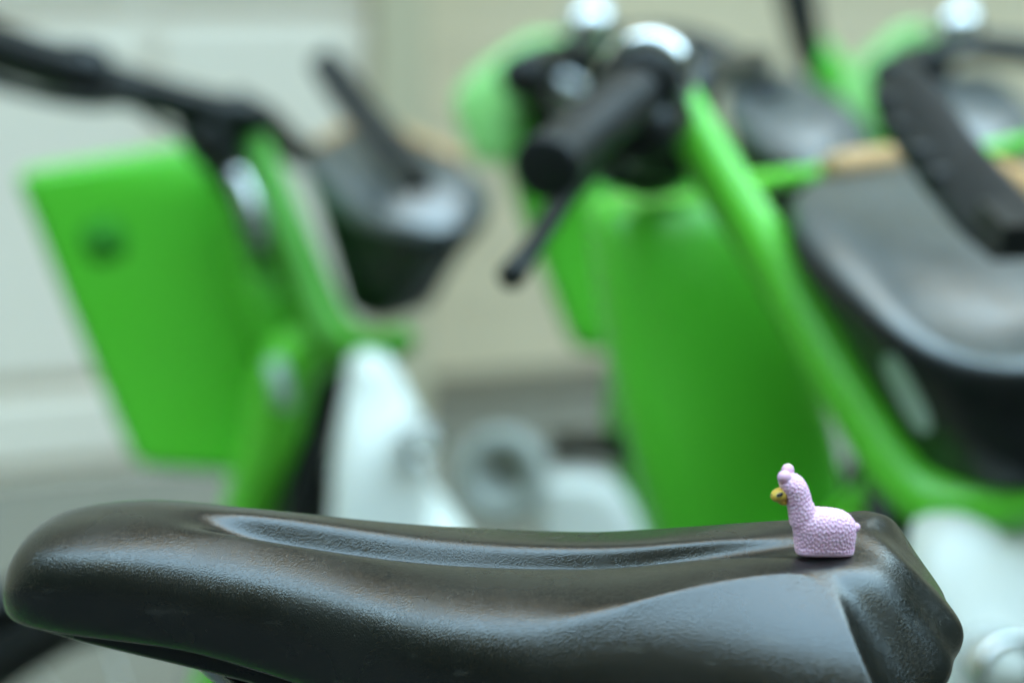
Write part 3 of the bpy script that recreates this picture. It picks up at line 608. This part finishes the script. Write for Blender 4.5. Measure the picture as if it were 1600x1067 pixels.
def build_toy():
    Vs, Fs = [], []
    def add_loft(rings):
        b0 = len(Vs); n = len(rings[0])
        for r in rings: Vs.extend(r)
        for i in range(len(rings) - 1):
            for k in range(n):
                Fs.append((b0 + i*n + k, b0 + i*n + (k+1) % n, b0 + (i+1)*n + (k+1) % n, b0 + (i+1)*n + k))
        Fs.append(tuple(b0 + k for k in range(n))[::-1]); Fs.append(tuple(b0 + (len(rings)-1)*n + k for k in range(n)))
    def slab(x0, x1, hy, z, p=2.6): return rounded_ring((x0 + x1) / 2, 0, (x1 - x0) / 2, hy, z, p=p)
    add_loft([slab(-8.2, 7.7, 4.4, 0, 3.2), slab(-8.4, 7.8, 4.8, .6, 3.2), slab(-8.5, 7.9, 5.0, 2), slab(-8.9, 8.1, 5.5, 5), slab(-9.4, 8.1, 5.7, 7.5), slab(-9.8, 7.6, 5.4, 9.3),
              slab(-10.1, 6.4, 4.7, 10.8), slab(-10.2, 4.6, 3.7, 11.9), slab(-10.2, 2.2, 2.2, 12.6, 2), slab(-9, -1, .8, 12.8, 2)])
    def nk(cx, rx, ry, z, tl=.0):
        r = rounded_ring(cx, 0, rx, ry, 0, p=2.15)
        return [Vector((v.x, v.y, z + (v.x - cx) * tl)) for v in r]
    add_loft([nk(-5.8, 4.4, 4.5, 8), nk(-6.5, 4.4, 4.5, 11, -.1), nk(-7.5, 4.15, 4.2, 13.6, -.25), nk(-8.7, 4.0, 4.0, 15.8, -.25), nk(-9.6, 4.05, 4.0, 18, -.15),
              nk(-10.2, 3.9, 3.8, 19.6, -.1), nk(-10.7, 3.2, 3.1, 21.0), nk(-11, 2.3, 2.2, 22.0), nk(-11, 1.0, 1.0, 22.5)])
    me = bpy.data.meshes.new('tmp'); me.from_pydata(Vs, [], Fs); me.update()
    bm = bmesh.new(); bm.from_mesh(me); bmesh.ops.recalc_face_normals(bm, faces=bm.faces); bm.to_mesh(me); bm.free()
    o = bpy.data.objects.new('tmp', me); COL.objects.link(o)
    m = o.modifiers.new('r', 'REMESH'); m.mode = 'VOXEL'; m.voxel_size = .12
    m = o.modifiers.new('s', 'SMOOTH'); m.factor = .5; m.iterations = 14
    dg = bpy.context.evaluated_depsgraph_get(); dg.update()
    ev = bpy.data.meshes.new_from_object(o.evaluated_get(dg))
    bpy.data.objects.remove(o); bpy.data.meshes.remove(me)
    n = len(ev.vertices); co = np.empty(n * 3); ev.vertices.foreach_get('co', co); co = co.reshape(-1, 3)
    no = np.empty(n * 3); ev.vertices.foreach_get('normal', no); no = no.reshape(-1, 3)
    # bead centres: spread evenly over the coat, then relaxed
    ST = np.array([1.0, 1.0, .80]); q = co * ST
    rng = np.random.default_rng(4); order = rng.permutation(n); D = .78
    cell = {}; cen = []
    for i in order:
        p = q[i]
        if co[i, 2] < 1.15: continue
        k = tuple((p // D).astype(int)); ok = True
        for dx in (-1, 0, 1):
            for dy in (-1, 0, 1):
                for dz in (-1, 0, 1):
                    for c in cell.get((k[0]+dx, k[1]+dy, k[2]+dz), ()):
                        if ((c - p) ** 2).sum() < D * D: ok = False; break
                    if not ok: break
                if not ok: break
            if not ok: break
        if ok: cell.setdefault(k, []).append(p); cen.append(p)
    cen = np.array(cen)
    kt = kdtree.KDTree(n)
    for i in range(n): kt.insert(q[i], i)
    kt.balance()
    for it in range(10):
        ck = kdtree.KDTree(len(cen))
        for i, c in enumerate(cen): ck.insert(c, i)
        ck.balance()
        acc = np.zeros_like(cen); cnt = np.zeros(len(cen))
        for i in range(0, n, 6):
            if co[i, 2] < 1.1: continue
            _, j, _ = ck.find(q[i]); acc[j] += q[i]; cnt[j] += 1
        new = np.where(cnt[:, None] > 0, acc / np.maximum(cnt, 1)[:, None], cen)
        cen = np.array([q[kt.find(c)[1]] for c in new])
    ck = kdtree.KDTree(len(cen))
    for i, c in enumerate(cen): ck.insert(c, i)
    ck.balance()
    h = np.zeros(n)
    for i in range(n):
        if co[i, 2] < .7: continue
        _, _, d = ck.find(q[i]); r = d / .42
        h[i] = .20 * math.sqrt(max(0, 1 - r * r)) * min(1, (co[i, 2] - .7) / .6)
    co = (co + no * h[:, None]) * .001
    ev.vertices.foreach_set('co', co.ravel()); ev.update()
    ev.name = 'body'
    body = link('body', ev, M_PINK); body.parent = toy
    return body
body = build_toy()
def seat_height(x, y):
    from mathutils.bvhtree import BVHTree
    dg = bpy.context.evaluated_depsgraph_get(); dg.update(); e = saddle.evaluated_get(dg); me = e.to_mesh()
    t = BVHTree.FromPolygons([SMW @ v.co for v in me.vertices], [p.vertices[:] for p in me.polygons]); e.to_mesh_clear()
    return [t.ray_cast(Vector((x + dx * .001, y + dy * .001, 1.2)), Vector((0, 0, -1)))[0].z for dx, dy in ((-6, -3), (0, -4), (6, -3), (0, 0), (-6, 3), (6, 3))]
hs = seat_height(AB.x, AB.y); print('SEAT', AB.z, hs)
toy.location.z = sum(hs) / len(hs) + .0001
def blob(name, c, r, mat, parent, rot=None, seg=24, bumpy=0):
    bm = bmesh.new(); bmesh.ops.create_uvsphere(bm, u_segments=seg, v_segments=seg * 2 // 3, radius=1)
    M = Matrix.Translation(Vector(c) * .001) @ (rot.to_4x4() if rot else Matrix()) @ Matrix.Diagonal((r[0] * .001, r[1] * .001, r[2] * .001, 1))
    if bumpy:
        for v in bm.verts: v.co *= 1 + bumpy * mnoise.noise(v.co * 2.3 + Vector(c))
    bmesh.ops.transform(bm, matrix=M, verts=bm.verts)
    bmesh.ops.recalc_face_normals(bm, faces=bm.faces)
    me = bpy.data.meshes.new(name); bm.to_mesh(me); bm.free()
    o = link(name, me, mat); o.parent = parent; return o
RY = lambda d: Matrix.Rotation(R(d), 3, 'Y')
blob('ear', (-13.1, -1.6, 21.8), (1.95, 1.6, 1.9), M_PINK, toy, bumpy=.06)
blob('ear', (-11.5, 1.5, 22.9), (1.8, 1.5, 2.0), M_PINK, toy, bumpy=.06)
blob('tail', (8.0, -.6, 7.6), (1.35, 1.5, 1.3), M_PINK, toy, bumpy=.08)
face = blob('face', (-13.5, 0, 16.5), (2.85, 2.6, 2.0), M_YELLOW, toy, RY(-16))
blob('jaw', (-13.0, 0, 14.6), (1.5, 1.8, .95), M_YELLOW, face, RY(20))
for sy in (-1, 1):
    e = blob('eye', (-14.25, sy * 2.0, 16.9), (1.0, .7, .62), M_EYEW, face, RY(-22))
    blob('pupil', (-14.2, sy * 2.22, 17.08), (.98, .6, .5), M_EYE, e, RY(-22))
blob('nostril', (-16.2, -.6, 16.6), (.22, .25, .2), M_EYE, face)
